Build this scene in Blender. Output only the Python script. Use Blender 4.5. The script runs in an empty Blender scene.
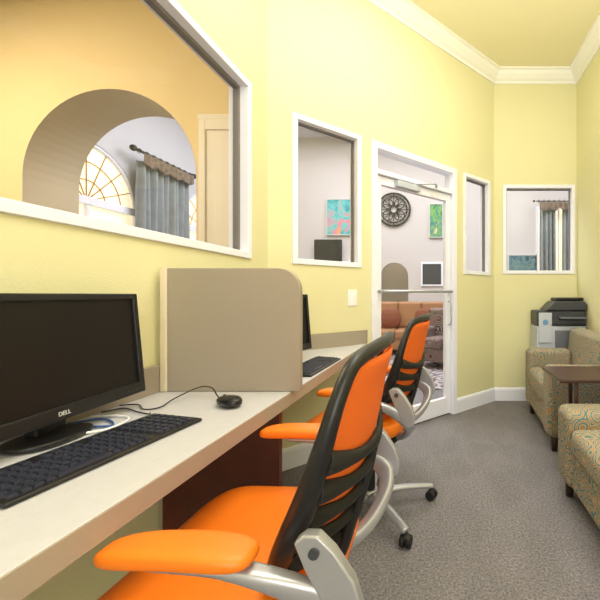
import bpy, bmesh, math, random
from mathutils import Vector, Matrix
random.seed(7)
scene = bpy.context.scene
scene.view_settings.view_transform = 'Standard'
COL = scene.collection
S2 = math.sqrt(2)

def C(r, g, b):
    f = lambda c: (c/255/12.92) if c/255 <= 0.04045 else ((c/255+0.055)/1.055)**2.4
    return (f(r), f(g), f(b), 1)

# ------------------------------------------------------------------ materials
def mat(name, col, rough=0.6, metal=0.0, bump=0.0, bscale=200, var=0.0, vscale=3, emit=0, spec=0.5):
    m = bpy.data.materials.new(name); m.use_nodes = True
    nt = m.node_tree; b = nt.nodes['Principled BSDF']
    b.inputs['Base Color'].default_value = col
    b.inputs['Roughness'].default_value = rough
    b.inputs['Metallic'].default_value = metal
    b.inputs['Specular IOR Level'].default_value = spec
    if emit:
        b.inputs['Emission Color'].default_value = col
        b.inputs['Emission Strength'].default_value = emit
    tc = nt.nodes.new('ShaderNodeTexCoord')
    if bump:
        n = nt.nodes.new('ShaderNodeTexNoise'); n.inputs['Scale'].default_value = bscale
        n.inputs['Detail'].default_value = 3
        nt.links.new(tc.outputs['Object'], n.inputs['Vector'])
        bp = nt.nodes.new('ShaderNodeBump'); bp.inputs['Strength'].default_value = bump
        bp.inputs['Distance'].default_value = 0.004
        nt.links.new(n.outputs['Fac'], bp.inputs['Height'])
        nt.links.new(bp.outputs['Normal'], b.inputs['Normal'])
    if var:
        n2 = nt.nodes.new('ShaderNodeTexNoise'); n2.inputs['Scale'].default_value = vscale
        n2.inputs['Detail'].default_value = 5
        nt.links.new(tc.outputs['Object'], n2.inputs['Vector'])
        r = nt.nodes.new('ShaderNodeValToRGB')
        r.color_ramp.elements[0].position = 0.3; r.color_ramp.elements[1].position = 0.7
        r.color_ramp.elements[0].color = (col[0]*(1-var), col[1]*(1-var), col[2]*(1-var), 1)
        r.color_ramp.elements[1].color = (min(1, col[0]*(1+var)), min(1, col[1]*(1+var)), min(1, col[2]*(1+var)), 1)
        nt.links.new(n2.outputs['Fac'], r.inputs['Fac'])
        nt.links.new(r.outputs['Color'], b.inputs['Base Color'])
    return m

M_WALL = mat('yellow_paint', C(226, 221, 174), 0.75, bump=0.3, bscale=130)
M_ORWALL = mat('amber_paint', C(222, 198, 150), 0.8, bump=0.2, bscale=130)
M_ARCH = mat('tan_arch_paint', C(208, 192, 166), 0.8)
M_LOUNGE = mat('pale_lounge_paint', C(208, 207, 214), 0.8)
M_LOUNGE2 = mat('beige_lounge_paint', C(204, 197, 194), 0.8)
M_CEIL = mat('cream_ceiling_paint', C(240, 231, 188), 0.85)
M_TRIM = mat('white_trim_paint', C(240, 241, 252), 0.4)
M_CROWN = mat('cream_crown_paint', C(248, 247, 240), 0.5)
M_GREYF = mat('grey_frame_gasket', C(120, 114, 110), 0.5)
M_PILA = mat('cream_pilaster_paint', C(226, 216, 200), 0.6)
M_LAM = mat('grey_white_laminate', C(204, 203, 207), 0.38, var=0.03, vscale=60)
M_EDGE = mat('tan_laminate_edge', C(166, 156, 140), 0.5)
M_PANEL = mat('tan_partition_laminate', C(160, 149, 132), 0.6)
M_CREAM = mat('cream_post', C(225, 212, 185), 0.5)
M_MAHOG = mat('mahogany_laminate', C(84, 32, 18), 0.4, var=0.25, vscale=8)
M_BLACK = mat('black_plastic', C(22, 22, 24), 0.38)
M_BLACKM = mat('black_matte_plastic', C(18, 18, 20), 0.6)
M_SCREEN = mat('dark_screen', C(22, 19, 19), 0.35, spec=0.3)
M_KEYS = mat('black_keycaps', C(38, 42, 60), 0.45)
M_SILVER = mat('silver_plastic', C(176, 176, 182), 0.32, metal=0.5)
M_CHROME = mat('brushed_aluminium', C(190, 192, 198), 0.35, metal=0.7)
M_ORANGE = mat('orange_vinyl', C(246, 126, 20), 0.45, bump=0.12, bscale=140)
M_OMESH = mat('orange_mesh_fabric', C(232, 104, 16), 0.75, bump=0.4, bscale=350)
M_WHITE = mat('white_print', C(205, 205, 205), 0.5)
M_WOOD = mat('dark_wood', C(66, 42, 34), 0.35, var=0.3, vscale=10)
M_TANL = mat('tan_leather', C(166, 118, 82), 0.5)
M_PILLOW = mat('rust_cushion_fabric', C(130, 70, 50), 0.8)
M_CHAR = mat('charcoal_plastic', C(56, 58, 64), 0.45)
M_LGREY = mat('light_grey_plastic', C(190, 196, 208), 0.45)
M_MGREY = mat('mid_grey_plastic', C(104, 108, 118), 0.5)
M_BLUEP = mat('blue_badge', C(100, 150, 190), 0.4)
M_BLUEC = mat('blue_cable_jacket', C(50, 90, 160), 0.4)
M_CURT = mat('grey_green_curtain', C(146, 152, 154), 0.8, var=0.12, vscale=6)
M_VAL = mat('brown_valance', C(124, 106, 90), 0.8, var=0.4, vscale=25)
M_IRON = mat('dark_iron', C(30, 26, 25), 0.6)
M_PANE = mat('glowing_leaded_glass', C(250, 232, 196), 0.5, emit=0.85)  # panes glow by emission, standing in for daylight through the glass
M_LEAD = mat('tan_lead_came', C(186, 142, 84), 0.5)
M_STONE = mat('fireplace_stone', C(188, 178, 164), 0.7, var=0.15, vscale=8)
M_SWITCH = mat('switch_white', C(245, 245, 245), 0.4)

def carpet():
    m = bpy.data.materials.new('grey_carpet'); m.use_nodes = True
    nt = m.node_tree; b = nt.nodes['Principled BSDF']; b.inputs['Roughness'].default_value = 0.95
    b.inputs['Specular IOR Level'].default_value = 0.1
    tc = nt.nodes.new('ShaderNodeTexCoord')
    n1 = nt.nodes.new('ShaderNodeTexVoronoi'); n1.inputs['Scale'].default_value = 150
    n3 = nt.nodes.new('ShaderNodeTexNoise'); n3.inputs['Scale'].default_value = 100; n3.inputs['Detail'].default_value = 6
    n3.inputs['Roughness'].default_value = 0.7
    n2 = nt.nodes.new('ShaderNodeTexNoise'); n2.inputs['Scale'].default_value = 4; n2.inputs['Detail'].default_value = 2
    n2.inputs['Distortion'].default_value = 0.6
    mp = nt.nodes.new('ShaderNodeMapping'); mp.inputs['Rotation'].default_value = (0, 0, 0.5); mp.inputs['Scale'].default_value = (1.6, 0.8, 1)
    nt.links.new(tc.outputs['Object'], mp.inputs['Vector']); nt.links.new(mp.outputs['Vector'], n2.inputs['Vector'])
    for n in (n1, n3): nt.links.new(tc.outputs['Object'], n.inputs['Vector'])
    r1 = nt.nodes.new('ShaderNodeValToRGB')
    r1.color_ramp.elements[0].position = 0.34; r1.color_ramp.elements[0].color = C(92, 89, 91)
    r1.color_ramp.elements[1].position = 0.66; r1.color_ramp.elements[1].color = C(156, 151, 152)
    r2 = nt.nodes.new('ShaderNodeValToRGB')
    r2.color_ramp.elements[0].position = 0.38; r2.color_ramp.elements[0].color = (0.89, 0.89, 0.89, 1)
    r2.color_ramp.elements[1].position = 0.62; r2.color_ramp.elements[1].color = (1.0, 1.0, 1.0, 1)
    mx = nt.nodes.new('ShaderNodeMix'); mx.data_type = 'RGBA'; mx.blend_type = 'MULTIPLY'
    mx.inputs[0].default_value = 1
    nt.links.new(n3.outputs['Fac'], r1.inputs['Fac']); nt.links.new(n2.outputs['Fac'], r2.inputs['Fac'])
    nt.links.new(r1.outputs['Color'], mx.inputs[6]); nt.links.new(r2.outputs['Color'], mx.inputs[7])
    nt.links.new(mx.outputs[2], b.inputs['Base Color'])
    bp = nt.nodes.new('ShaderNodeBump'); bp.inputs['Strength'].default_value = 0.35; bp.inputs['Distance'].default_value = 0.003; bp.invert = True
    nt.links.new(n1.outputs['Distance'], bp.inputs['Height']); nt.links.new(bp.outputs['Normal'], b.inputs['Normal'])
    return m
M_CARPET = carpet()

def glass():
    m = bpy.data.materials.new('clear_glass'); m.use_nodes = True
    nt = m.node_tree; nt.nodes.clear()
    o = nt.nodes.new('ShaderNodeOutputMaterial'); t = nt.nodes.new('ShaderNodeBsdfTransparent')
    t.inputs['Color'].default_value = (0.96, 0.97, 0.97, 1)
    g = nt.nodes.new('ShaderNodeBsdfGlossy'); g.inputs['Roughness'].default_value = 0.02
    mx = nt.nodes.new('ShaderNodeMixShader'); mx.inputs[0].default_value = 0.035
    nt.links.new(t.outputs[0], mx.inputs[1]); nt.links.new(g.outputs[0], mx.inputs[2])
    nt.links.new(mx.outputs[0], o.inputs[0])
    return m
M_GLASS = glass()

def fabric(name, bg, c1, c2, scale=11, k=26):
    m = bpy.data.materials.new(name); m.use_nodes = True
    nt = m.node_tree; b = nt.nodes['Principled BSDF']; b.inputs['Roughness'].default_value = 0.85
    b.inputs['Specular IOR Level'].default_value = 0.2
    tc = nt.nodes.new('ShaderNodeTexCoord')
    nz = nt.nodes.new('ShaderNodeTexNoise'); nz.inputs['Scale'].default_value = 6
    vm = nt.nodes.new('ShaderNodeVectorMath'); vm.operation = 'MULTIPLY_ADD'
    vm.inputs[1].default_value = (0.06, 0.06, 0.06)
    nt.links.new(tc.outputs['Object'], nz.inputs['Vector'])
    nt.links.new(nz.outputs['Color'], vm.inputs[0]); nt.links.new(tc.outputs['Object'], vm.inputs[2])
    v = nt.nodes.new('ShaderNodeTexVoronoi'); v.inputs['Scale'].default_value = scale
    v.inputs['Randomness'].default_value = 0.6
    nt.links.new(vm.outputs[0], v.inputs['Vector'])
    mt = nt.nodes.new('ShaderNodeMath'); mt.operation = 'MULTIPLY'; mt.inputs[1].default_value = k
    sn = nt.nodes.new('ShaderNodeMath'); sn.operation = 'SINE'
    nt.links.new(v.outputs['Distance'], mt.inputs[0]); nt.links.new(mt.outputs[0], sn.inputs[0])
    hf = nt.nodes.new('ShaderNodeMath'); hf.operation = 'MULTIPLY_ADD'; hf.inputs[1].default_value = 0.5; hf.inputs[2].default_value = 0.5
    nt.links.new(sn.outputs[0], hf.inputs[0])
    r = nt.nodes.new('ShaderNodeValToRGB'); e = r.color_ramp.elements
    e[0].position = 0.0; e[0].color = c1; e[1].position = 1; e[1].color = c2
    a = e.new(0.20); a.color = c1
    a = e.new(0.32); a.color = bg
    a = e.new(0.76); a.color = bg
    a = e.new(0.88); a.color = c2
    nt.links.new(hf.outputs[0], r.inputs['Fac']); nt.links.new(r.outputs['Color'], b.inputs['Base Color'])
    return m
M_FAB = fabric('swirl_upholstery', C(166, 162, 142), C(94, 120, 118), C(172, 126, 80), 14, 26)
M_FAB2 = fabric('red_pattern_upholstery', C(170, 156, 150), C(96, 46, 44), C(60, 56, 62), 6)
M_RUG = fabric('rug_weave', C(168, 160, 162), C(112, 96, 104), C(190, 182, 180), 3)

def artmat(name, cols, scale):
    m = bpy.data.materials.new(name); m.use_nodes = True
    nt = m.node_tree; b = nt.nodes['Principled BSDF']; b.inputs['Roughness'].default_value = 0.6
    tc = nt.nodes.new('ShaderNodeTexCoord'); n = nt.nodes.new('ShaderNodeTexNoise')
    n.inputs['Scale'].default_value = scale; n.inputs['Distortion'].default_value = 1.5
    nt.links.new(tc.outputs['Object'], n.inputs['Vector'])
    r = nt.nodes.new('ShaderNodeValToRGB'); e = r.color_ramp.elements
    e[0].position = 0.3; e[0].color = cols[0]; e[1].position = 0.7; e[1].color = cols[-1]
    for i, c in enumerate(cols[1:-1]):
        a = e.new(0.3+0.4*(i+1)/(len(cols)-1)); a.color = c
    nt.links.new(n.outputs['Fac'], r.inputs['Fac']); nt.links.new(r.outputs['Color'], b.inputs['Base Color'])
    return m
M_ART1 = artmat('turquoise_abstract', [C(40, 140, 150), C(70, 170, 175), C(110, 190, 185), C(220, 120, 150), C(230, 170, 110)], 3)
M_ART2 = artmat('green_abstract', [C(40, 100, 60), C(120, 180, 90), C(50, 120, 120), C(210, 200, 140)], 4)
M_ART3 = artmat('blue_abstract', [C(20, 40, 60), C(60, 110, 130), C(110, 140, 130), C(30, 50, 90)], 5)

# ------------------------------------------------------------------ mesh builder
class MB:
    def __init__(s): s.v = []; s.f = []; s.smooth = []
    def add(s, vs, fs, sm=False):
        o = len(s.v); s.v += [tuple(v) for v in vs]
        for f in fs: s.f.append([i+o for i in f]); s.smooth.append(sm)
        return s
    def box(s, x0, x1, y0, y1, z0, z1, M=None):
        vs = [Vector((x, y, z)) for z in (z0, z1) for y in (y0, y1) for x in (x0, x1)]
        if M is not None: vs = [M @ v for v in vs]
        return s.add(vs, [(0, 2, 3, 1), (4, 5, 7, 6), (0, 1, 5, 4), (2, 6, 7, 3), (0, 4, 6, 2), (1, 3, 7, 5)])
    def prism(s, poly, d0, d1, plane='xy'):
        def P(a, b, d):
            return {'xy': (a, b, d), 'xz': (a, d, b), 'yz': (d, a, b)}[plane]
        n = len(poly)
        vs = [P(a, b, d0) for a, b in poly]+[P(a, b, d1) for a, b in poly]
        fs = [list(range(n))[::-1], list(range(n, 2*n))]+[(i, (i+1) % n, n+(i+1) % n, n+i) for i in range(n)]
        return s.add(vs, fs)
    def cyl(s, p0, p1, r0, r1=None, seg=20):
        return s.sweep([p0, p1], [(r0, r0), ((r1 if r1 is not None else r0),)*2], n=0, seg=seg)
    def sweep(s, path, rad, up=(0, 0, 1), n=5, seg=14, sq=1.0):
        path = [Vector(p) for p in path]
        if isinstance(rad, (int, float)): rad = (rad, rad)
        if isinstance(rad, tuple): rad = [rad]*len(path)
        rad = [(r, r) if isinstance(r, (int, float)) else r for r in rad]
        if n and len(path) > 2:
            P = []; R = []
            for i in range(len(path)-1):
                p0 = path[max(i-1, 0)]; p1 = path[i]; p2 = path[i+1]; p3 = path[min(i+2, len(path)-1)]
                for k in range(n):
                    t = k/n
                    P.append(0.5*((2*p1)+(p2-p0)*t+(2*p0-5*p1+4*p2-p3)*t*t+(-p0+3*p1-3*p2+p3)*t**3))
                    R.append((rad[i][0]*(1-t)+rad[i+1][0]*t, rad[i][1]*(1-t)+rad[i+1][1]*t))
            P.append(path[-1]); R.append(rad[-1]); path, rad = P, R
        vs = []; m = len(path); pu = Vector(up)
        for i, p in enumerate(path):
            t = (path[min(i+1, m-1)]-path[max(i-1, 0)]).normalized()
            if abs(t.dot(pu)) > 0.98: pu = Vector((1, 0, 0)) if abs(t.x) < 0.9 else Vector((0, 1, 0))
            sd = t.cross(pu).normalized(); u = sd.cross(t).normalized(); pu = u
            for k in range(seg):
                a = 2*math.pi*k/seg
                ca, sa = math.cos(a), math.sin(a)
                ca = math.copysign(abs(ca)**sq, ca); sa = math.copysign(abs(sa)**sq, sa)
                vs.append(p+sd*ca*rad[i][0]+u*sa*rad[i][1])
        fs = [(i*seg+k, i*seg+(k+1) % seg, (i+1)*seg+(k+1) % seg, (i+1)*seg+k) for i in range(m-1) for k in range(seg)]
        s.add(vs, fs, True)
        o = len(s.v)-len(vs)
        s.f.append([o+k for k in range(seg)][::-1]); s.smooth.append(False)
        s.f.append([o+(m-1)*seg+k for k in range(seg)]); s.smooth.append(False)
        return s
    def superel(s, c, r, e1=0.4, e2=0.4, nu=36, nv=18, fn=None):
        sg = lambda w, e: math.copysign(abs(w)**e, w)
        vs = []
        for i in range(1, nv):
            ph = -math.pi/2+math.pi*i/nv
            for k in range(nu):
                th = 2*math.pi*k/nu
                vs.append(Vector((r[0]*sg(math.cos(ph), e1)*sg(math.cos(th), e2), r[1]*sg(math.cos(ph), e1)*sg(math.sin(th), e2), r[2]*sg(math.sin(ph), e1))))
        vs.append(Vector((0, 0, -r[2]))); vs.append(Vector((0, 0, r[2])))
        if fn: vs = [fn(v) for v in vs]
        vs = [v+Vector(c) for v in vs]
        fs = [(i*nu+k, i*nu+(k+1) % nu, (i+1)*nu+(k+1) % nu, (i+1)*nu+k) for i in range(nv-2) for k in range(nu)]
        a = len(vs)-2; b = len(vs)-1
        fs += [(a, (k+1) % nu, k) for k in range(nu)]+[(b, (nv-2)*nu+k, (nv-2)*nu+(k+1) % nu) for k in range(nu)]
        return s.add(vs, fs, True)
    def grid(s, fn, nu, nv):
        vs = [fn(i/nu, j/nv) for j in range(nv+1) for i in range(nu+1)]
        fs = [(j*(nu+1)+i, j*(nu+1)+i+1, (j+1)*(nu+1)+i+1, (j+1)*(nu+1)+i) for j in range(nv) for i in range(nu)]
        return s.add(vs, fs, True)
    def torus(s, c, R, r, axis='y', seg=48, rs=8):
        vs = []
        for i in range(seg):
            a = 2*math.pi*i/seg
            for k in range(rs):
                b = 2*math.pi*k/rs; q = R+r*math.cos(b); h = r*math.sin(b)
                p = (q*math.cos(a), h, q*math.sin(a)) if axis == 'y' else (h, q*math.cos(a), q*math.sin(a)) if axis == 'x' else (q*math.cos(a), q*math.sin(a), h)
                vs.append(Vector(p)+Vector(c))
        fs = [(i*rs+k, i*rs+(k+1) % rs, ((i+1) % seg)*rs+(k+1) % rs, ((i+1) % seg)*rs+k) for i in range(seg) for k in range(rs)]
        return s.add(vs, fs, True)
    def obj(s, name, m, parent=None, bevel=0, seg=2, solid=0, label=None, allsmooth=False):
        me = bpy.data.meshes.new(name); me.from_pydata(s.v, [], s.f); me.materials.append(m)
        for p, sm in zip(me.polygons, s.smooth): p.use_smooth = sm or allsmooth
        b = bmesh.new(); b.from_mesh(me); bmesh.ops.recalc_face_normals(b, faces=b.faces); b.to_mesh(me); b.free()
        o = bpy.data.objects.new(name, me); COL.objects.link(o)
        if parent: o.parent = parent
        if solid:
            md = o.modifiers.new('solid', 'SOLIDIFY'); md.thickness = solid; md.offset = 0
        if bevel:
            md = o.modifiers.new('bev', 'BEVEL'); md.width = bevel; md.segments = seg; md.limit_method = 'ANGLE'; md.angle_limit = math.radians(40)
            for p in me.polygons: p.use_smooth = True
            w = o.modifiers.new('wn', 'WEIGHTED_NORMAL'); w.keep_sharp = True
        if label: o['label'] = label
        return o

def thing(name, label, cat, loc=(0, 0, 0), rz=0, group=None):
    e = bpy.data.objects.new(name, None); e.empty_display_size = 0.1
    COL.objects.link(e); e.location = loc; e.rotation_euler = (0, 0, rz)
    e['label'] = label; e['category'] = cat
    if group: e['group'] = group
    return e
def tag(o, label, cat, group=None):
    o['label'] = label; o['category'] = cat
    if group: o['group'] = group
    return o
def struct(o, label=None):
    o['kind'] = 'structure'
    if label: o['label'] = label
    return o

# ------------------------------------------------------------------ layout constants
XL = -1.07; XR = 1.395; YC = 2.26; YB = 3.863; XB = 0.533; YF = -2.5; ZC = 3.42
WT = 0.085

def wall(name, p0, p1, z0, z1, holes, m, th=None):
    th = th or WT
    p0 = Vector((*p0, 0)); p1 = Vector((*p1, 0)); L = (p1-p0).length
    us = sorted(set([0, L]+[h[0] for h in holes]+[h[1] for h in holes]))
    zs = sorted(set([z0, z1]+[h[2] for h in holes]+[h[3] for h in holes]))
    solid = lambda i, j: 0 <= i < len(us)-1 and 0 <= j < len(zs)-1 and not any(h[0]-1e-6 <= us[i] and us[i+1] <= h[1]+1e-6 and h[2]-1e-6 <= zs[j] and zs[j+1] <= h[3]+1e-6 for h in holes)
    vid = {}; vs = []; fs = []
    def V(i, j, k):
        if (i, j, k) not in vid: vid[(i, j, k)] = len(vs); vs.append((us[i], k*th, zs[j]))
        return vid[(i, j, k)]
    for i in range(len(us)-1):
        for j in range(len(zs)-1):
            if not solid(i, j): continue
            fs.append((V(i, j, 0), V(i+1, j, 0), V(i+1, j+1, 0), V(i, j+1, 0)))
            fs.append((V(i, j, 1), V(i, j+1, 1), V(i+1, j+1, 1), V(i+1, j, 1)))
            if not solid(i-1, j): fs.append((V(i, j, 0), V(i, j+1, 0), V(i, j+1, 1), V(i, j, 1)))
            if not solid(i+1, j): fs.append((V(i+1, j, 0), V(i+1, j, 1), V(i+1, j+1, 1), V(i+1, j+1, 0)))
            if not solid(i, j-1): fs.append((V(i, j, 0), V(i, j, 1), V(i+1, j, 1), V(i+1, j, 0)))
            if not solid(i, j+1): fs.append((V(i, j+1, 0), V(i+1, j+1, 0), V(i+1, j+1, 1), V(i, j+1, 1)))
    o = MB().add(vs, fs).obj(name, m)
    d = p1-p0; o.location = p0; o.rotation_euler = (0, 0, math.atan2(d.y, d.x))
    return struct(o)

def archwall(name, x0, x1, y0, y1, zt, ax, ar, zs, m):
    n = 32
    poly = [(x0, 0), (ax-ar, 0), (ax-ar, zs)]
    poly += [(ax-ar*math.cos(math.pi*k/n), zs+ar*math.sin(math.pi*k/n)) for k in range(1, n)]
    poly += [(ax+ar, zs), (ax+ar, 0), (x1, 0), (x1, zt), (x0, zt)]
    return struct(MB().prism(poly, y0, y1, 'xz').obj(name, m))

# floor, ceilings
struct(MB().box(-4.9, 4.3, -2.75, 9.8, -0.1, 0).obj('floor', M_CARPET), 'grey patterned carpet floor')
struct(MB().prism([(XL, YF), (XR, YF), (XR, YB), (XB, YB), (XL, YC)], ZC, ZC+0.1).obj('ceiling', M_CEIL), 'pale yellow painted ceiling')
struct(MB().box(-4.9, 4.3, -2.75, 9.8, 4.5, 4.6).obj('ceiling.001', M_LOUNGE), 'pale lounge ceiling')
struct(MB().box(-4.5, XL-WT-0.005, -2.6, 2.895, ZC, ZC+0.1).obj('ceiling.002', M_CEIL), 'warm ceiling of the adjoining room')

# windows (u along wall, z)
W1 = (2.5-0.3, 2.5+2.05, 1.30, 2.27)
W2 = (0.105*S2, 0.466*S2, 1.30, 2.27)
D1 = (0.5276*S2, 1.191*S2, 0.0, 2.27)
W3 = (1.262*S2, 1.552*S2, 1.30, 2.27)
W4 = (0.626-XB, 1.375-XB, 1.32, 2.25)
wall('wall_left', (XL, YF), (XL, YC), 0, ZC, [W1], M_WALL)
wall('wall_angled', (XL, YC), (XB, YB), 0, ZC, [W2, D1, W3], M_WALL)
wall('wall_back', (XB, YB), (XR, YB), 0, ZC, [W4], M_WALL)
wall('wall_right', (XR, YB), (XR, YF), 0, ZC, [], M_WALL)
wall('wall_front', (XR, YF), (XL, YF), 0, ZC, [], M_WALL)

def window(name, origin, ang, w, fw=0.045, gasket=0.012, label=''):
    u0, u1, z0, z1 = w
    b = MB()
    ya, yb = -0.012, WT+0.012
    b.box(u0, u0+fw, ya, yb, z0, z1); b.box(u1-fw, u1, ya, yb, z0, z1)
    b.box(u0+fw, u1-fw, ya, yb, z0, z0+fw); b.box(u0+fw, u1-fw, ya, yb, z1-fw, z1)
    o = b.obj(name, M_TRIM, bevel=0.003)
    o.location = (*origin, 0); o.rotation_euler = (0, 0, ang)
    struct(o, label)
    g = MB(); a, c, d, e = u0+fw, u1-fw, z0+fw, z1-fw; q = gasket
    g.box(a, a+q, 0.035, 0.065, d, e); g.box(c-q, c, 0.035, 0.065, d, e)
    g.box(a+q, c-q, 0.035, 0.065, d, d+q*0.4); g.box(a+q, c-q, 0.035, 0.065, e-q, e)
    g.obj('glazing_bead', M_GREYF, o)
    MB().box(a+q, c-q, 0.047, 0.053, d+q*0.4, e-q).obj('glass_pane', M_GLASS, o)
    return o
window('window_1', (XL, YF), math.pi/2, W1, 0.035, 0.018, 'wide white-framed interior window above the desk')
window('window_2', (XL, YC), math.pi/4, W2, 0.035, 0.010, 'white-framed interior window beside the glass door')
window('window_3', (XL, YC), math.pi/4, W3, 0.035, 0.010, 'narrow white-framed interior window')
window('window_4', (XB, YB), 0, W4, 0.035, 0.010, 'white-framed interior window on the end wall')

# glass door
def door():
    u0, u1, z0, z1 = D1; fw = 0.05
    b = MB()
    b.box(u0, u0+fw, -0.016, WT+0.016, 0, z1); b.box(u1-fw, u1, -0.016, WT+0.016, 0, z1)
    b.box(u0+fw, u1-fw, -0.016, WT+0.016, z1-fw, z1); b.box(u0+fw, u1-fw, -0.01, WT, 2.03, 2.065)
    o = b.obj('door_1', M_TRIM, bevel=0.003); o.location = (XL, YC, 0); o.rotation_euler = (0, 0, math.pi/4)
    struct(o, 'white-framed glass door with a transom')
    MB().box(u0+fw, u1-fw, 0.04, 0.046, 2.065, z1-fw).obj('transom_glass', M_GLASS, o)
    a, c = u0+fw+0.004, u1-fw-0.004; st = 0.055
    l = MB(); l.box(a, a+st, 0.02, 0.062, 0.012, 2.025); l.box(c-st, c, 0.02, 0.062, 0.012, 2.025)
    l.box(a+st, c-st, 0.02, 0.062, 0.012, 0.16); l.box(a+st, c-st, 0.02, 0.062, 1.96, 2.025)
    l.obj('door_leaf', M_TRIM, o, bevel=0.003)
    MB().box(a+st, c-st, 0.038, 0.044, 0.16, 1.96).obj('glass_pane', M_GLASS, o)
    p = MB(); p.cyl((a+0.03, -0.03, 1.13), (c-0.03, -0.03, 1.13), 0.011)
    p.cyl((a+0.03, -0.03, 1.13), (a+0.03, 0.02, 1.13), 0.012); p.cyl((c-0.03, -0.03, 1.13), (c-0.03, 0.02, 1.13), 0.012)
    p.obj('push_bar', M_CHROME, o)
    h = MB(); h.sweep([(c-0.03, 0.02, 1.04), (c-0.03, -0.015, 1.03), (c-0.03, -0.02, 0.93), (c-0.03, -0.015, 0.84), (c-0.03, 0.02, 0.83)], 0.006)
    h.obj('pull_handle', M_CHROME, o)
    k = MB(); k.box(a+0.18, a+0.42, -0.03, 0.02, 1.965, 2.015)
    k.sweep([(a+0.36, -0.01, 2.02), (a+0.5, -0.12, 2.03), (a+0.62, -0.015, 2.05)], (0.012, 0.006), n=0)
    k.obj('door_closer', M_LGREY, o, bevel=0.004)
    for z in (0.25, 1.8): MB().cyl((a-0.004, 0.012, z), (a-0.004, 0.012, z+0.1), 0.008).obj('hinge', M_CHROME, o)
door()

# mouldings
def molding(name, pts, prof, m, closed=False):
    pts = [Vector((*p, 0)) for p in pts]; n = len(pts); nrm = []
    for i in range(n):
        ds = []
        if i > 0 or closed: ds.append((pts[i]-pts[i-1]).normalized())
        if i < n-1 or closed: ds.append((pts[(i+1) % n]-pts[i]).normalized())
        ns = [Vector((d.y, -d.x, 0)) for d in ds]
        if len(ns) == 2:
            h = (ns[0]+ns[1]).normalized(); h = h/h.dot(ns[0])
        else: h = ns[0]
        nrm.append(h)
    k = len(prof); vs = []
    for p, h in zip(pts, nrm):
        for d, z in prof: vs.append((p.x+h.x*d, p.y+h.y*d, z))
    fs = []
    for i in range(n if closed else n-1):
        j = (i+1) % n
        for a in range(k):
            b = (a+1) % k; fs.append((i*k+a, i*k+b, j*k+b, j*k+a))
    if not closed: fs += [list(range(k)), [(n-1)*k+a for a in range(k)][::-1]]
    return struct(MB().add(vs, fs).obj(name, m))
loop = [(XL, YF), (XL, YC), (XB, YB), (XR, YB), (XR, YF)]
z = ZC
molding('trim_1', loop, [(0, z-0.12), (0.014, z-0.12), (0.018, z-0.10), (0.045, z-0.085), (0.075, z-0.05), (0.09, z-0.022), (0.11, z-0.018), (0.11, z), (0, z)], M_CROWN, True)['label'] = 'cream crown moulding'
bp = [(0, 0), (0.016, 0), (0.016, 0.11), (0.01, 0.128), (0, 0.135)]
dl = (XL+D1[0]/S2, YC+D1[0]/S2); dr = (XL+D1[1]/S2, YC+D1[1]/S2)
molding('baseboard_left', [(XL, YF), (XL, YC), dl], bp, M_TRIM)['label'] = 'white baseboard'
molding('baseboard_right', [dr, (XB, YB), (XR, YB), (XR, YF)], bp, M_TRIM)['label'] = 'white baseboard'

# adjoining room and lounge shell
AY = 2.9; AT = 3.35; AX = -2.615; AR = 0.685; AZ = 2.035
archwall('wall_arch', -4.5, -1.43, AY, AT, 4.5, AX, AR, AZ, M_ORWALL)
def arch_lining():
    n = 32; ax, ar, zs = AX, AR, AZ
    out = [(ax-ar, 0), (ax-ar, zs)]+[(ax-ar*math.cos(math.pi*k/n), zs+ar*math.sin(math.pi*k/n)) for k in range(1, n)]+[(ax+ar, zs), (ax+ar, 0)]
    r = ar-0.004
    inn = [(ax-r, 0), (ax-r, zs)]+[(ax-r*math.cos(math.pi*k/n), zs+r*math.sin(math.pi*k/n)) for k in range(1, n)]+[(ax+r, zs), (ax+r, 0)]
    b = MB(); N = len(out)
    vs = [(p[0], AY-0.001, p[1]) for p in out]+[(p[0], AY-0.001, p[1]) for p in inn]+[(p[0], AT+0.001, p[1]) for p in out]+[(p[0], AT+0.001, p[1]) for p in inn]
    fs = []
    for i in range(N-1):
        fs += [(i, i+1, N+i+1, N+i), (2*N+i, 3*N+i, 3*N+i+1, 2*N+i+1), (N+i, N+i+1, 3*N+i+1, 3*N+i), (i, 2*N+i, 2*N+i+1, i+1)]
    b.add(vs, fs)
    struct(b.obj('trim_2', M_ARCH), 'tan painted reveal of the arch')
arch_lining()
wall('wall_return', (-1.43, AY), (XL-WT-0.01, YC+0.10), 0, 4.5, [], M_ORWALL, 0.05)
pb = MB(); pb.box(-1.89, -1.46, AY-0.03, AY-0.001, 0, 2.46); pb.box(-1.90, -1.45, AY-0.04, AY-0.001, 2.46, 2.50)
pb.box(-1.89, -1.84, AY-0.042, AY-0.03, 0.0, 2.46); pb.box(-1.51, -1.46, AY-0.042, AY-0.03, 0.0, 2.46); pb.box(-1.84, -1.51, AY-0.042, AY-0.03, 2.38, 2.46)
struct(pb.obj('trim_5', M_PILA, bevel=0.003), 'cream panelled pilaster beside the arch')
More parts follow.
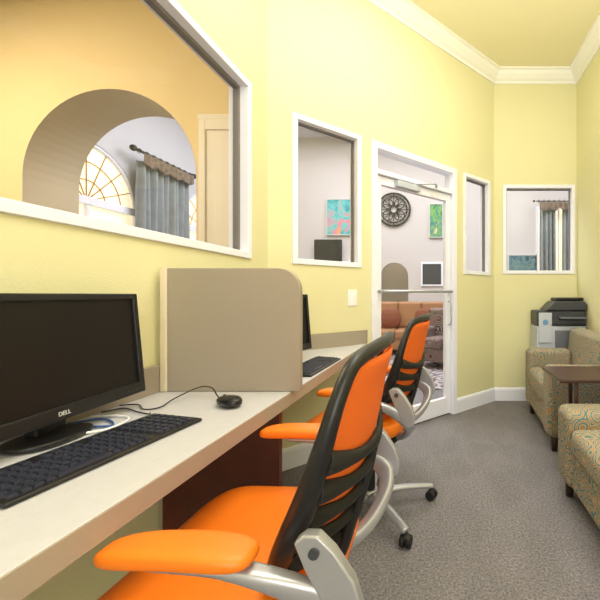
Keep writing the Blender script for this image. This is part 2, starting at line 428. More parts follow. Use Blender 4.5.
def lounge_left():
    yw = [(3.94, 5.46), (6.38, 7.9)]
    L0 = -2.6
    wall('wall_lounge_left', (-4.5, L0), (-4.5, 8.0), 0, 4.5, [(a-L0, b-L0, 0.9, 2.30+(b-a)/2) for a, b in yw], M_LOUNGE)
    for i, (a, b) in enumerate(yw):
        c = (a+b)/2; r = (b-a)/2; zs = 2.30; n = 24
        sp = MB()
        for sgn in (-1, 1):
            poly = [(c+sgn*r, zs)]+[(c+sgn*r*math.cos(math.pi/2*k/n), zs+r*math.sin(math.pi/2*k/n)) for k in range(1, n+1)]+[(c+sgn*r, zs+r)]
            sp.prism(poly, -4.5-WT, -4.5, 'yz')
        struct(sp.obj('trim_%d' % (3+i), M_LOUNGE), 'wall infill above the arched window')
        f = MB(); x0, x1 = -4.56, -4.5
        f.box(x0, x1, a, a+0.05, 0.9, zs); f.box(x0, x1, b-0.05, b, 0.9, zs); f.box(x0, x1+0.02, a, b, 0.9, 0.96)
        f.box(x0, x1+0.01, a, b, zs-0.05, zs+0.05); f.box(x0, x1, c-0.025, c+0.025, 0.96, zs-0.05)
        arc = lambda rr: [(-4.53, c-rr*math.cos(math.pi*k/n), zs+rr*math.sin(math.pi*k/n)) for k in range(n+1)]
        f.sweep(arc(r-0.025), (0.03, 0.03), n=0, seg=6)
        w = f.obj('window_%d' % (5+i), M_TRIM); struct(w, 'arched daylight window with fan muntins')
        g = MB()
        poly = [(a, 0.92), (b, 0.92), (b, zs)]+[(c+r*math.cos(math.pi*k/n), zs+r*math.sin(math.pi*k/n)) for k in range(1, n)]+[(a, zs)]
        g.prism([(p, q) for p, q in poly], -4.545, -4.54, 'yz'); g.obj('window_pane', M_PANE, w)
        m2 = MB()
        for rr in (r*0.35, r*0.66): m2.sweep(arc(rr), 0.007, n=0, seg=6)
        for k in range(1, 8):
            t = math.pi*k/8
            m2.cyl((-4.53, c, zs), (-4.53, c-r*math.cos(t), zs+r*math.sin(t)), 0.007, seg=6)
        for q in (1.4, 1.85): m2.cyl((-4.53, a, q), (-4.53, b, q), 0.009, seg=6)
        m2.obj('muntins', M_LEAD, w)
lounge_left()
archwall('wall_lounge_back', -4.5, 4.2, 8.0, 8.12, 4.5, -1.05, 0.30, 1.5, M_LOUNGE2)
struct(MB().box(-2.2, 0.2, 9.3, 9.4, 0, 2.6).obj('wall_hallway', M_ARCH))
wall('wall_lounge_right', (4.2, 8.0), (4.2, -2.6), 0, 4.5, [], M_LOUNGE)
wall('wall_lounge_front', (4.2, -2.62), (-4.5, -2.62), 0, 4.5, [], M_ORWALL)

def curtain(loc, rz, w, h, label, z0=0.05, folds=9):
    c = thing('curtain', label, 'curtain', (loc[0], loc[1], 0), rz, 'lounge curtains')
    def fn(u, v):
        x = (u-0.5)*w
        return Vector((x, 0.04*math.sin(u*folds*2*math.pi+0.6*math.sin(u*9))+0.02*math.sin(u*23+v*3), z0+v*h))
    MB().grid(fn, 140, 16).obj('drape', M_CURT, c, solid=0.004)
    return c
def valance_rod(loc, rz, w, label, rr=0.02):
    c = thing('curtain_rod', label, 'curtain rod', loc, rz)
    r = MB(); r.cyl((-w/2-0.06, 0, 0), (w/2+0.06, 0, 0), rr)
    for s in (-1, 1): r.superel((s*(w/2+0.1), 0, 0), (rr*2.4, rr*2.2, rr*2.2), 1, 1)
    r.obj('rod', M_IRON, c)
    def fn(u, v):
        z = -0.03-v*(0.12+0.07*abs(math.sin(u*4*math.pi)))
        return Vector(((u-0.5)*w, -0.07+0.02*math.sin(u*16*math.pi), z))
    MB().grid(fn, 90, 6).obj('valance', M_VAL, c, solid=0.004)
    for k in range(9): MB().torus((-w/2+w*k/8, 0, -0.005), 0.032, 0.005, 'x', 18, 6).obj('rod_ring', M_IRON, c)
curtain((-4.36, 5.80), math.pi/2, 1.05, 2.98, 'grey-green pleated curtain between arched windows')
valance_rod((-4.33, 5.80, 3.16), math.pi/2, 1.05, 'dark curtain rod with brown valance between arched windows')
wf = MB(); wf.box(2.0, 2.95, 7.95, 8.0, 0.9, 3.0)
wo = struct(wf.obj('window_7', M_TRIM), 'lounge window between curtains')
MB().box(2.06, 2.89, 7.935, 7.949, 0.96, 2.94).obj('window_pane', M_PANE, wo)
MB().box(2.46, 2.49, 7.92, 7.934, 0.96, 2.94).obj('muntins', M_TRIM, wo)
curtain((2.22, 7.84), 0, 0.34, 2.9, 'grey-green gathered curtain on the lounge wall', folds=4)
curtain((2.70, 7.84), 0, 0.34, 2.9, 'grey-green gathered curtain on the lounge wall', folds=4)
valance_rod((2.45, 7.80, 3.08), 0, 0.86, 'dark curtain rod over the lounge window', 0.011)

def painting(x0, x1, z0, z1, m, label, y=8.0):
    p = thing('painting', label, 'painting', ((x0+x1)/2, y, (z0+z1)/2))
    w, h = (x1-x0)/2, (z1-z0)/2
    MB().box(-w, w, -0.04, -0.002, -h, h).obj('canvas', m, p)
    f = MB(); t = 0.015
    f.box(-w-t, -w, -0.05, -0.002, -h-t, h+t); f.box(w, w+t, -0.05, -0.002, -h-t, h+t)
    f.box(-w, w, -0.05, -0.002, -h-t, -h); f.box(-w, w, -0.05, -0.002, h, h+t); f.obj('frame', M_WHITE, p)
painting(-2.49, -1.97, 2.40, 3.15, M_ART1, 'turquoise and pink abstract painting on the lounge wall')
painting(-0.28, -0.02, 2.35, 3.05, M_ART2, 'green abstract painting on the lounge wall')
painting(1.42, 2.0, 1.58, 1.95, M_ART3, 'dark blue framed picture beside the curtains')
fp = thing('fireplace', 'tall pale stone fireplace with mantel below the television', 'fireplace', (-2.44, 7.998, 0))
b = MB(); b.box(-0.55, -0.32, -0.28, 0, 0, 1.72); b.box(0.32, 0.55, -0.28, 0, 0, 1.72); b.box(-0.32, 0.32, -0.28, 0, 0.85, 1.72); b.obj('surround', M_STONE, fp, bevel=0.008)
MB().box(-0.32, 0.32, -0.05, 0, 0, 0.85).obj('firebox', M_IRON, fp)
MB().box(-0.60, 0.60, -0.33, 0, 1.722, 1.795).obj('mantel', M_TRIM, fp, bevel=0.008)
tv = thing('television', 'black flat television standing on the mantel', 'television', (-2.44, 7.9, 1.797))
t = MB(); t.box(-0.29, 0.29, -0.07, 0, 0.01, 0.48); t.obj('casing', M_BLACKM, tv, bevel=0.01)
MB().box(-0.27, 0.27, -0.076, -0.0705, 0.04, 0.46).obj('screen', M_BLACKM, tv)
MB().box(-0.15, 0.15, -0.10, 0.04, 0.0, 0.012).obj('stand_base', M_BLACKM, tv)
# medallion
md = thing('wall_medallion', 'round dark iron lattice medallion above the arch', 'wall decoration', (-1.06, 7.96, 2.94))
b = MB(); R = 0.35
b.torus((0, 0, 0), R, 0.02); b.torus((0, 0, 0), R*0.82, 0.011); b.torus((0, 0, 0), R*0.25, 0.011)
for k in range(8):
    a = math.pi*2*k/8
    b.torus((R*0.5*math.cos(a), 0, R*0.5*math.sin(a)), R*0.3, 0.010, seg=24, rs=6)
    b.cyl((R*.25*math.cos(a), 0, R*.25*math.sin(a)), (R*math.cos(a), 0, R*math.sin(a)), 0.009, seg=6)
b.obj('lattice', M_IRON, md)
fo = thing('mirror', 'white-framed dark mirror on the lounge wall', 'mirror', (-0.24, 8.0, 1.55))
f = MB(); f.box(-0.24, 0.24, -0.03, 0, -0.26, 0.26); f.obj('frame', M_TRIM, fo, bevel=0.005)
MB().box(-0.2, 0.2, -0.036, -0.0305, -0.22, 0.22).obj('mirror_glass', M_CHAR, fo)

# ------------------------------------------------------------------ desk
ZD = 0.74; XD = -0.563
desk = thing('desk', 'long built-in pale laminate desk with tan edge along the wall', 'desk', (0, 0, 0))
g = 0.003; c45 = (YC-XL)  # y = x + c45
MB().prism([(XL+g, -0.5), (XD-0.004, -0.5), (XD-0.004, XD+c45-0.008), (XL+g, YC-0.006)], ZD-0.045, ZD).obj('worktop', M_LAM, desk, bevel=0.002)
MB().prism([(XD-0.004, -0.5), (XD, -0.5), (XD, XD+c45-0.01), (XD-0.004, XD+c45-0.008)], ZD-0.047, ZD-0.002).obj('edge_band', M_EDGE, desk)
bs = MB(); bs.box(XL+g, XL+0.02, -0.5, YC-0.01, ZD, ZD+0.10)
d = 0.018*S2
bs.prism([(XL+0.02, YC+0.02-0.006), (XD, XD+c45-0.006), (XD, XD+c45-0.006-d), (XL+0.02, YC+0.02-0.006-d)], ZD, ZD+0.10)
bs.obj('backsplash', M_PANEL, desk, bevel=0.002)
sp = MB(); sp.box(XL+0.02, XD-0.05, 1.385, 1.41, 0.0, ZD-0.045); sp.obj('support_panel', M_MAHOG, desk)

pt = thing('desk_divider', 'tan laminate divider panel with rounded top corner on the desk', 'divider', (0, 1.375, ZD))
r = 0.085; X0, X1, Zt = XL+0.045, -0.531, 0.46
poly = [(X0, 0.001), (X1, 0.001)]+[(X1-r+r*math.cos(math.pi/2*k/10), Zt-r+r*math.sin(math.pi/2*k/10)) for k in range(11)]+[(X0, Zt)]
MB().prism(poly, 0, 0.026, 'xz').obj('panel', M_PANEL, pt, bevel=0.002)
MB().box(XL+0.021, X0, -0.006, 0.032, 0.001, Zt+0.005).obj('wall_post', M_CREAM, pt, bevel=0.003)

# ------------------------------------------------------------------ monitors
def monitor(loc, rz, label, logo=True):
    m = thing('computer_monitor', label, 'monitor', loc, rz)
    W, H = 0.51, 0.312; z0 = 0.052; til = math.radians(5)
    T = Matrix.Translation((0, 0, z0)) @ Matrix.Rotation(-til, 4, 'Y')
    b = MB(); bz = 0.018; bb = 0.034
    b.box(-0.022, 0.006, -W/2, -W/2+bz, 0, H, T); b.box(-0.022, 0.006, W/2-bz, W/2, 0, H, T)
    b.box(-0.022, 0.006, -W/2+bz, W/2-bz, 0, bb, T); b.box(-0.022, 0.006, -W/2+bz, W/2-bz, H-bz, H, T)
    b.obj('bezel', M_BLACK, m, bevel=0.003)
    k = MB(); k.box(-0.03, -0.022, -W/2+0.005, W/2-0.005, 0.005, H-0.005, T); k.box(-0.055, -0.03, -0.16, 0.16, 0.05, H-0.06, T)
    k.obj('rear_housing', M_BLACKM, m, bevel=0.004)
    MB().box(-0.012, -0.002, -W/2+bz, W/2-bz, bb, H-bz, T).obj('screen', M_SCREEN, m)
    s = MB(); s.box(-0.075, -0.045, -0.04, 0.04, 0.012, 0.2); s.obj('stand_neck', M_BLACK, m, bevel=0.005)
    s = MB(); s.superel((-0.035, -0.02, 0.009), (0.062, 0.09, 0.007), 0.3, 0.8); s.obj('stand_base', M_BLACK, m)
    if logo:
        cu = bpy.data.curves.new('logo', 'FONT'); cu.body = 'DELL'; cu.size = 0.0145; cu.extrude = 0.0004; cu.align_x = 'CENTER'; cu.offset = 0.0002
        to = bpy.data.objects.new('logo_tmp', cu); COL.objects.link(to)
        bpy.context.view_layer.update()
        me = bpy.data.meshes.new_from_object(to); bpy.data.objects.remove(to)
        me.materials.clear(); me.materials.append(M_WHITE)
        R = T @ Matrix.Translation((0.0066, -0.025, 0.012)) @ Matrix(((0, 0, 1, 0), (1, 0, 0, 0), (0, 1, 0, 0), (0, 0, 0, 1)))
        me.transform(R)
        o = bpy.data.objects.new('logo', me); COL.objects.link(o); o.parent = m; o['label'] = 'white DELL lettering'
    for q in range(4): MB().box(0.006, 0.008, W/2-0.03-q*0.016, W/2-0.022-q*0.016, 0.012, 0.016, T).obj('button', M_CHAR, m)
    return m
monitor((-0.938, 0.935, ZD+0.001), math.radians(5), 'black flat-screen monitor, switched off, beside the tan divider')
monitor((-0.82, 1.88, ZD+0.001), math.radians(-14), 'black flat-screen monitor on the desk behind the divider', False)

def keyboard(loc, rz, label, D=0.152):
    k = thing('keyboard', label, 'keyboard', loc, rz)
    L = 0.44
    MB().prism([(-D/2, 0), (D/2, 0), (D/2, 0.008), (D/2-0.015, 0.010), (-D/2+0.015, 0.017), (-D/2, 0.018)], -L/2, L/2, 'xz').obj('case', M_BLACK, k, bevel=0.003)
    b = MB(); rows = 6; st = (D-0.026)/6
    for i in range(rows):
        x = D/2-0.020-i*st; zz = 0.0098+0.0013*i
        y = -L/2+0.012; j = 0
        while y < L/2-0.022:
            w = 0.0160
            if i == 0 and j == 4: w = 0.105
            gp = 0.0030
            if not (i == 5 and j in (1, 6, 11)):
                x0, x1 = x-st*0.42, x+st*0.42
                p = 0.002; h = 0.0055
                vs = [(x0, y, zz), (x1, y, zz), (x1, y+w, zz), (x0, y+w, zz), (x0+p, y+p, zz+h), (x1-p, y+p, zz+h), (x1-p, y+w-p, zz+h), (x0+p, y+w-p, zz+h)]
                b.add(vs, [(0, 3, 2, 1), (4, 5, 6, 7), (0, 1, 5, 4), (1, 2, 6, 5), (2, 3, 7, 6), (3, 0, 4, 7)])
            y += w+gp
            if abs(y-0.075) < 0.01 and j > 8: y = 0.09
            if abs(y-0.14) < 0.01 and j > 12: y = 0.152
            j += 1
    o = b.obj('keycaps', M_KEYS, k); o['kind'] = 'stuff'
    return k
keyboard((-0.785, 0.845, ZD+0.001), math.radians(-6), 'black full-size keyboard in front of the near monitor')
keyboard((-0.642, 1.84, ZD+0.001), math.radians(-1), 'black keyboard on the desk behind the divider', 0.14)

def mouse(loc, rz, label):
    m = thing('computer_mouse', label, 'mouse', loc, rz)
    MB().superel((0, 0, 0.017), (0.03, 0.054, 0.017), 0.8, 0.9, fn=lambda v: Vector((v.x, v.y, v.z*(1.0-0.25*(v.y/0.054)) if v.z > 0 else v.z))).obj('mouse_body', M_BLACK, m)
    MB().superel((0, 0.03, 0.028), (0.004, 0.011, 0.006), 1, 1, 12, 8).obj('scroll_wheel', M_CHAR, m)
mouse((-0.69, 1.195, ZD+0.001), math.radians(55), 'black computer mouse beside the keyboard')
zc = ZD+0.005
def cable(pts, label, rr=0.0022, m=None):
    o = MB().sweep(pts, rr, n=8, seg=8).obj('cable', m or M_BLACK); return tag(o, label, 'cable')
cable([(-0.735, 1.225, zc+0.003), (-0.77, 1.26, zc+0.015), (-0.815, 1.30, zc+0.03), (-0.865, 1.31, zc+0.028), (-0.90, 1.24, zc+0.008), (-0.895, 1.17, zc), (-0.93, 1.15, zc), (-0.99, 1.20, zc), (-1.04, 1.19, zc)], 'thin black mouse cable looping up off the desk')
cable([(-0.855, 1.08, zc+0.01), (-0.88, 1.105, zc), (-0.93, 1.125, zc), (-1.0, 1.16, zc), (-1.035, 1.12, zc)], 'thin black keyboard cable under the monitor')
cable([(-1.03, 1.08, zc), (-0.96, 1.09, zc), (-0.90, 1.06, zc), (-0.89, 0.98, zc), (-0.93, 0.94, zc+0.002)], 'white cable lying on the desk under the monitor', 0.003, M_SWITCH)
cable([(-1.035, 1.02, zc), (-0.98, 1.06, zc), (-0.92, 1.03, zc), (-0.905, 1.0, zc), (-0.99, 1.0, zc)], 'blue network cable on the desk behind the keyboard', 0.003, M_BLUEC)
cable([(-0.965, 0.8, 0.68), (-0.9, 0.66, 0.60), (-0.93, 0.68, 0.45), (-0.98, 0.72, 0.3), (-1.0, 0.7, 0.01)], 'black power cable hanging below the desk', 0.004)

# light switch
sw = thing('light_switch', 'white light switch plate on the yellow wall', 'light switch', (XL+0.4125, YC+0.4125, 1.08), math.pi/4)
MB().box(-0.037, 0.037, -0.007, -0.0005, -0.058, 0.058).obj('switch_plate', M_SWITCH, sw, bevel=0.003)
MB().box(-0.026, -0.006, -0.011, -0.007, -0.03, 0.03).obj('rocker', M_SWITCH, sw, bevel=0.002)
MB().box(0.006, 0.026, -0.011, -0.007, -0.03, 0.03).obj('rocker', M_SWITCH, sw, bevel=0.002)

# ------------------------------------------------------------------ office chair
def lerp(tab, z):
    for (a, b), (c, d) in zip(tab, tab[1:]):
        if z <= c or (c, d) == tab[-1]:
            t = max(0, min(1, (z-a)/(c-a))); return b+(d-b)*t
XBK = [(0.50, 0.075), (0.56, 0.10), (0.62, 0.128), (0.68, 0.158), (0.74, 0.185), (0.80, 0.206), (0.86, 0.224), (0.91, 0.238), (0.955, 0.252)]
HW = [(0.50, 0.13), (0.56, 0.17), (0.62, 0.20), (0.68, 0.22), (0.74, 0.234), (0.80, 0.240), (0.86, 0.240), (0.91, 0.232), (0.955, 0.212)]
def office_chair(loc, rz, label, base_ang=37):
    c = thing('office_chair', label, 'office chair', loc, rz, 'orange office chairs')
    def sf(v):
        z = v.z
        if v.x < -0.12: z -= 0.5*(-(v.x)-0.12)**2*3
        z += 0.10*abs(v.y)**2*2
        return Vector((v.x, v.y*(1-0.06*(v.x/0.25)), z))
    MB().superel((-0.04, 0, 0.478), (0.235, 0.25, 0.042), 0.45, 0.38, 48, 16, fn=sf).obj('seat', M_ORANGE, c)
    MB().superel((-0.02, 0, 0.43), (0.20, 0.21, 0.022), 0.4, 0.4, 36, 12).obj('seat_pan', M_BLACKM, c)
    bk = bpy.data.objects.new('backrest', None); COL.objects.link(bk); bk.parent = c
    f = MB(); zs = [p[0] for p in XBK]
    side = lambda s: [(lerp(XBK, z), s*lerp(HW, z), z) for z in zs]
    top = [(0.252, 0.212, 0.955), (0.262, 0.18, 0.975), (0.28, 0.10, 0.987), (0.288, 0, 0.990), (0.28, -0.10, 0.987), (0.262, -0.18, 0.975), (0.252, -0.212, 0.955)]
    path = side(1)[:-1]+top+side(-1)[:-1][::-1]
    bot = [(0.075, -0.13, 0.50), (0.10, -0.08, 0.478), (0.118, 0, 0.47), (0.10, 0.08, 0.478), (0.075, 0.13, 0.50)]
    rad = []
    for p in path:
        q = (p[2]-0.50)/0.46
        rad.append((0.019, 0.014+0.010*math.exp(-((q-0.4)/0.32)**2)))
    f.sweep(path, rad, up=(1, 0, 0), n=4, seg=12)
    f.sweep(bot, (0.016, 0.018), up=(1, 0, 0), n=4, seg=12)
    f.obj('back_frame', M_BLACK, bk)
    def surf(y, z, off=0.0):
        hw = lerp(HW, z)
        return Vector((lerp(XBK, z)+(0.045+0.035*max(0, min(1, (0.9-z)/0.3)))*(1-(y/hw)**2)+off, y, z))
    def fn(u, v):
        z = 0.505+v*0.465; hw = lerp(HW, z)-0.006; y = (u*2-1)*hw; return surf(y, z)
    MB().grid(fn, 28, 28).obj('back_cushion', M_OMESH, bk, solid=0.005)
    # wide curved slats in the lower back, sagging toward the spine
    for z0 in (0.585, 0.640, 0.695, 0.750, 0.805):
        pts = []
        for y in (-1, -0.85, -0.65, -0.45, -0.22, 0, 0.22, 0.45, 0.65, 0.85, 1):
            zz = z0-0.045*(1-y*y)
            pts.append(surf(y*lerp(HW, zz)*0.985, zz, 0.013))
        k1 = [(0.022, 0.010), (0.019, 0.008), (0.015, 0.008), (0.0135, 0.008), (0.015, 0.008)]
        MB().sweep(pts, k1+[(0.020, 0.009)]+k1[::-1], up=(1, 0, 0), n=3, seg=10).obj('back_rib', M_BLACKM, bk)
    sp = MB(); sp.sweep([surf(0, 0.76, 0.014), surf(0, 0.68, 0.018), surf(0, 0.62, 0.022), surf(0, 0.56, 0.024), (0.165, 0, 0.47), (0.09, 0, 0.42), (0.0, 0, 0.40)], [(0.010, 0.007), (0.016, 0.010), (0.022, 0.012), (0.03, 0.016), (0.036, 0.02), (0.045, 0.02), (0.045, 0.018)], up=(1, 0, 0)); sp.obj('back_support', M_BLACKM, bk)
    for s in (-1, 1):
        arm = bpy.data.objects.new('armrest', None); COL.objects.link(arm); arm.parent = c
        MB().superel((-0.015, s*0.27, 0.677), (0.128, 0.038, 0.017), 0.6, 0.55, 40, 14, fn=lambda v: Vector((v.x, v.y*(1+0.10*(v.x/0.13)), v.z-0.5*(v.x+0.02)**2))).obj('arm_pad', M_ORANGE, arm)
        a = MB()
        a.sweep([(-0.06, s*0.27, 0.655), (0.05, s*0.27, 0.648), (0.13, s*0.269, 0.628), (0.20, s*0.264, 0.598), (0.248, s*0.248, 0.560), (0.25, s*0.20, 0.510), (0.20, s*0.13, 0.450), (0.08, s*0.05, 0.412)],
                [(0.018, 0.007), (0.020, 0.010), (0.018, 0.016), (0.014, 0.024), (0.014, 0.028), (0.016, 0.022), (0.02, 0.017), (0.022, 0.014)], n=5, seg=14, sq=0.7)
        poly = [(0.178, 0.690), (0.195, 0.703), (0.218, 0.702), (0.245, 0.675), (0.278, 0.625), (0.292, 0.580), (0.285, 0.545), (0.262, 0.535), (0.238, 0.555), (0.220, 0.600), (0.196, 0.645)]
        a.prism([(p, q) for p, q in poly], s*0.252, s*0.276, 'xz')
        a.obj('arm_support', M_SILVER, arm, bevel=0.006, seg=3)
        MB().cyl((0.213, s*0.276, 0.675), (0.213, s*0.281, 0.675), 0.009).obj('bolt', M_CHAR, arm)
    mc = MB(); mc.box(-0.10, 0.10, -0.07, 0.07, 0.385, 0.415); mc.cyl((0.0, -0.22, 0.395), (0, -0.06, 0.395), 0.006); mc.superel((0, -0.235, 0.395), (0.02, 0.03, 0.007), 0.8, 0.8)
    mc.obj('seat_mechanism', M_BLACKM, c, bevel=0.004)
    gl = MB(); gl.cyl((0, 0, 0.10), (0, 0, 0.27), 0.027); gl.cyl((0, 0, 0.27), (0, 0, 0.39), 0.016); gl.obj('gas_lift', M_BLACKM, c)
    bs = MB(); bs.cyl((0, 0, 0.075), (0, 0, 0.125), 0.045, 0.038)
    A = [math.radians(base_ang+72*k)-rz for k in range(5)]
    for a in A:
        ca, sa = math.cos(a), math.sin(a)
        bs.sweep([(0.03*ca, 0.03*sa, 0.10), (0.17*ca, 0.17*sa, 0.098), (0.29*ca, 0.29*sa, 0.082), (0.335*ca, 0.335*sa, 0.074)], [(0.026, 0.018), (0.022, 0.015), (0.019, 0.012), (0.018, 0.010)], n=4)
    base = bs.obj('star_base', M_SILVER, c)
    for a in A:
        ca, sa = math.cos(a), math.sin(a); cx, cy = 0.33*ca, 0.33*sa
        k = MB()
        b2 = a+0.7; dx, dy = math.cos(b2), math.sin(b2)
        for s in (-1, 1):
            k.cyl((cx+dx*0.006*s, cy+dy*0.006*s, 0.0285), (cx+dx*0.025*s, cy+dy*0.025*s, 0.0285), 0.0275, 0.024, seg=24)
        k.cyl((cx, cy, 0.03), (cx, cy, 0.07), 0.009); k.superel((cx, cy, 0.042), (0.022, 0.022, 0.016), 0.8, 1, 20, 10)
        k.obj('caster', M_BLACKM, base)
    return c
office_chair((-0.425, 0.885, 0), math.radians(0), 'orange office chair with black slatted back tucked at the near workstation')
office_chair((-0.37, 1.87, 0), math.radians(-8), 'orange office chair with silver star base near the glass door', 21)

# ------------------------------------------------------------------ lounge seating
def armchair(loc, rz, L, D, label, fab=M_FAB, arms=(0.6, 0.6), seat=0.46, back=0.80, name='armchair', cat='armchair', group=None, aw=0.16, ncush=1):
    c = thing(name, label, cat, loc, rz, group)
    MB().box(0.025, D-0.02, 0.01, L-0.01, 0.10, 0.30).obj('upholstered_base', fab, c, bevel=0.02, seg=3)
    cw = (L-2*aw)/ncush
    for i in range(ncush):
        MB().box(-0.0, D-0.2, aw+0.003+i*cw, aw+(i+1)*cw-0.003, 0.285, seat).obj('seat_cushion', fab, c, bevel=0.045, seg=4)
        if ncush > 1:
            MB().box(D-0.36, D-0.225, aw+0.003+i*cw, aw+(i+1)*cw-0.003, seat, back+0.02).obj('back_cushion', fab, c, bevel=0.05, seg=4)
    MB().prism([(D-0.23, 0.28), (D-0.0, 0.28), (D, back-0.03), (D-0.10, back), (D-0.19, back-0.02)], 0.0, L, 'xz').obj('backrest', fab, c, bevel=0.03, seg=3)
    for i, h in enumerate(arms):
        ya, yb = (0, aw) if i == 0 else (L-aw, L)
        a = MB(); a.box(0.0, D-0.205, ya, yb, 0.10, h)
        a.obj('armrest', fab, c, bevel=0.045, seg=6)
    for x in (0.06, D-0.08):
        for y in (0.05, L-0.05):
            MB().cyl((x, y, 0), (x, y, 0.12), 0.02, 0.028, seg=12).obj('leg', M_WOOD, c)
    return c
armchair((0.725, 2.57, 0), math.radians(-3), 0.93, 0.60, 'swirl-patterned beige and teal armchair beside the end wall', arms=(0.595, 0.61), seat=0.46, group='swirl-patterned armchairs', aw=0.17)
armchair((0.635, 1.12, 0), 0, 0.96, 0.74, 'swirl-patterned beige and teal armchair beside the dark side table', arms=(0.50, 0.50), seat=0.43, group='swirl-patterned armchairs', aw=0.20)
tb = thing('side_table', 'dark wood side table between patterned armchairs', 'table', (0.665, 2.10, 0))
MB().box(0, 0.62, 0, 0.40, 0.598, 0.62).obj('tabletop', M_WOOD, tb, bevel=0.005)
for x in (0.10, 0.53):
    for y in (0.03, 0.13):
        MB().box(x-0.012, x+0.012, y-0.012, y+0.012, 0, 0.598).obj('leg', M_WOOD, tb, bevel=0.003)

# floor-standing printer
pr = thing('printer', 'pale grey floor-standing office printer with black scanner top', 'printer', (0.905, 3.56, 0.0))
MB().box(0.0, 0.475, 0, 0.26, 0.02, 0.80).obj('printer_cabinet', M_LGREY, pr, bevel=0.012, seg=3)
MB().box(0.0, 0.475, 0, 0.26, 0.802, 0.95).obj('printer_body', M_CHAR, pr, bevel=0.012, seg=3)
MB().box(0.015, 0.14, -0.014, -0.001, 0.64, 0.93).obj('front_panel', M_LGREY, pr, bevel=0.004)
MB().cyl((0.077, -0.019, 0.84), (0.077, -0.0145, 0.84), 0.026).obj('badge', M_BLUEP, pr)
MB().box(0.17, 0.46, -0.012, -0.001, 0.82, 0.86).obj('paper_drawer', M_CHAR, pr, bevel=0.004)
MB().box(0.17, 0.46, -0.012, -0.001, 0.50, 0.76).obj('paper_drawer', M_MGREY, pr, bevel=0.004)
MB().box(0.20, 0.45, -0.09, -0.002, 0.875, 0.89).obj('output_tray', M_MGREY, pr, bevel=0.003)
MB().prism([(0.08, 0.951), (0.475, 0.951), (0.48, 1.01), (0.45, 1.04), (0.17, 1.04), (0.13, 1.0)], -0.02, 0.24, 'xz').obj('scanner_unit', M_CHAR, pr, bevel=0.01)
MB().box(0.19, 0.46, 0.02, 0.22, 1.042, 1.075).obj('scanner_lid', M_BLACK, pr, bevel=0.012)
for x in (0.05, 0.42):
    MB().cyl((x, 0.05, 0), (x, 0.05, 0.03), 0.02).obj('foot', M_BLACK, pr)
    MB().cyl((x, 0.19, 0), (x, 0.19, 0.03), 0.02).obj('foot', M_BLACK, pr)

# lounge furniture through the door
tag(MB().box(-1.8, 0.6, 4.3, 6.2, 0.001, 0.012).obj('rug', M_RUG), 'pale patterned area rug on the lounge carpet', 'rug')
armchair((0.25, 6.7, 0), math.radians(90), 1.8, 0.9, 'tan leather sofa in the lounge', M_TANL, (0.64, 0.64), 0.46, 0.95, 'sofa', 'sofa', ncush=3, aw=0.2)
for xx, rr in ((-1.0, 0.25), (-0.35, -0.2)):
    q = thing('cushion', 'rust square cushion on the tan leather sofa', 'cushion', (xx, 7.10, 0.465), rr, 'sofa cushions')
    MB().superel((0, 0, 0.19), (0.19, 0.07, 0.19), 0.7, 0.5, 28, 14).obj('cushion_cover', M_PILLOW, q)
armchair((0.12, 5.25, 0.013), math.radians(60), 0.68, 0.66, 'red patterned armchair on the lounge rug', M_FAB2, (0.6, 0.6), 0.45, 0.88, 'armchair', 'armchair')
ct = thing('coffee_table', 'dark wood coffee table on the lounge rug', 'table', (-1.0, 5.35, 0.013))
MB().superel((0, 0, 0.42), (0.30, 0.3, 0.02), 0.3, 0.8).obj('tabletop', M_WOOD, ct)
for a in range(4):
    x, y = 0.2*math.cos(a*math.pi/2+.78), 0.2*math.sin(a*math.pi/2+.78)
    MB().cyl((x, y, 0), (x, y, 0.41), 0.018, 0.025, 12).obj('leg', M_WOOD, ct)

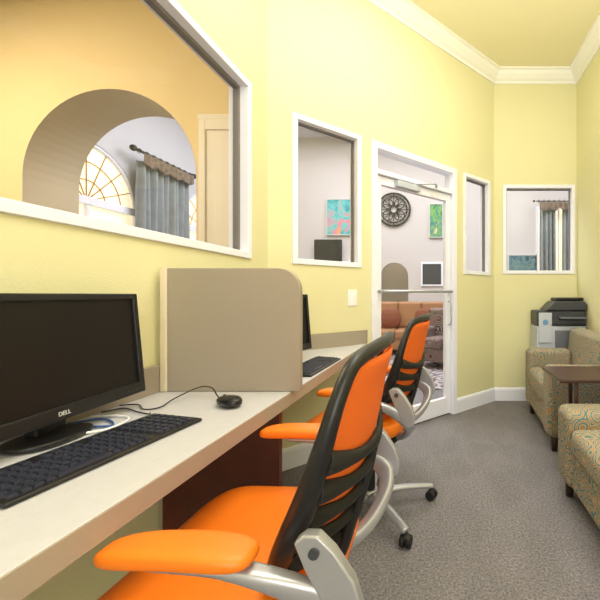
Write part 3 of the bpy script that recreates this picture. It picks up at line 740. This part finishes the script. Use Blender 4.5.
# ------------------------------------------------------------------ lights
def area(name, loc, rot, sx, sy, e, col=(1, 1, 1)):
    l = bpy.data.lights.new(name, 'AREA'); l.shape = 'RECTANGLE'; l.size = sx; l.size_y = sy; l.energy = e; l.color = col
    o = bpy.data.objects.new(name, l); COL.objects.link(o); o.location = loc; o.rotation_euler = rot; return o
area('overhead_fill', (0.35, 1.2, 3.38), (0, 0, 0), 1.5, 2.6, 50, (0.97, 0.96, 1))  # added unseen fill under the ceiling, not a modelled fixture
area('rear_fill', (0.5, -2.2, 1.6), (math.radians(90), 0, 0), 1.6, 2.4, 62, (0.96, 0.96, 1))  # added unseen fill behind the camera, in place of window daylight
area('ceiling_bounce_fill', (0.4, 0.9, 2.2), (math.radians(180), 0, 0), 1.2, 1.6, 38, (1, 0.97, 0.98))  # added unseen fill facing up, only to brighten the ceiling
area('lounge_daylight_fill', (-1.0, 5.6, 4.4), (0, 0, 0), 4.5, 3.0, 260, (0.97, 0.97, 1))  # added unseen fill overhead, stands in for the lounge daylight
area('lounge_daylight_fill_east', (2.6, 5.5, 4.4), (0, 0, 0), 2, 3, 110, (0.96, 0.97, 1))  # second added fill for lounge daylight, on the right-hand side
area('adjoining_light', (-3.4, 1.2, 3.0), (math.radians(15), math.radians(-10), 0), 1.4, 1.4, 95, (1, 0.86, 0.62))
area('hallway_light', (-1.0, 8.8, 2.5), (0, 0, 0), 0.6, 0.6, 5, (1, 0.85, 0.7))
w = bpy.data.worlds.new('World'); scene.world = w; w.use_nodes = True
w.node_tree.nodes['Background'].inputs[0].default_value = (0.8, 0.87, 1, 1)
w.node_tree.nodes['Background'].inputs[1].default_value = 1.0

# ------------------------------------------------------------------ camera
cam = bpy.data.cameras.new('camera'); co = bpy.data.objects.new('camera', cam); COL.objects.link(co)
co.location = (0, 0, 1.1); co.rotation_euler = (math.radians(90), 0, 0)
cam.sensor_width = 36; cam.lens = 370/600*36
cam.shift_x = -143/600; cam.shift_y = -5/600; cam.clip_start = 0.02
scene.camera = co
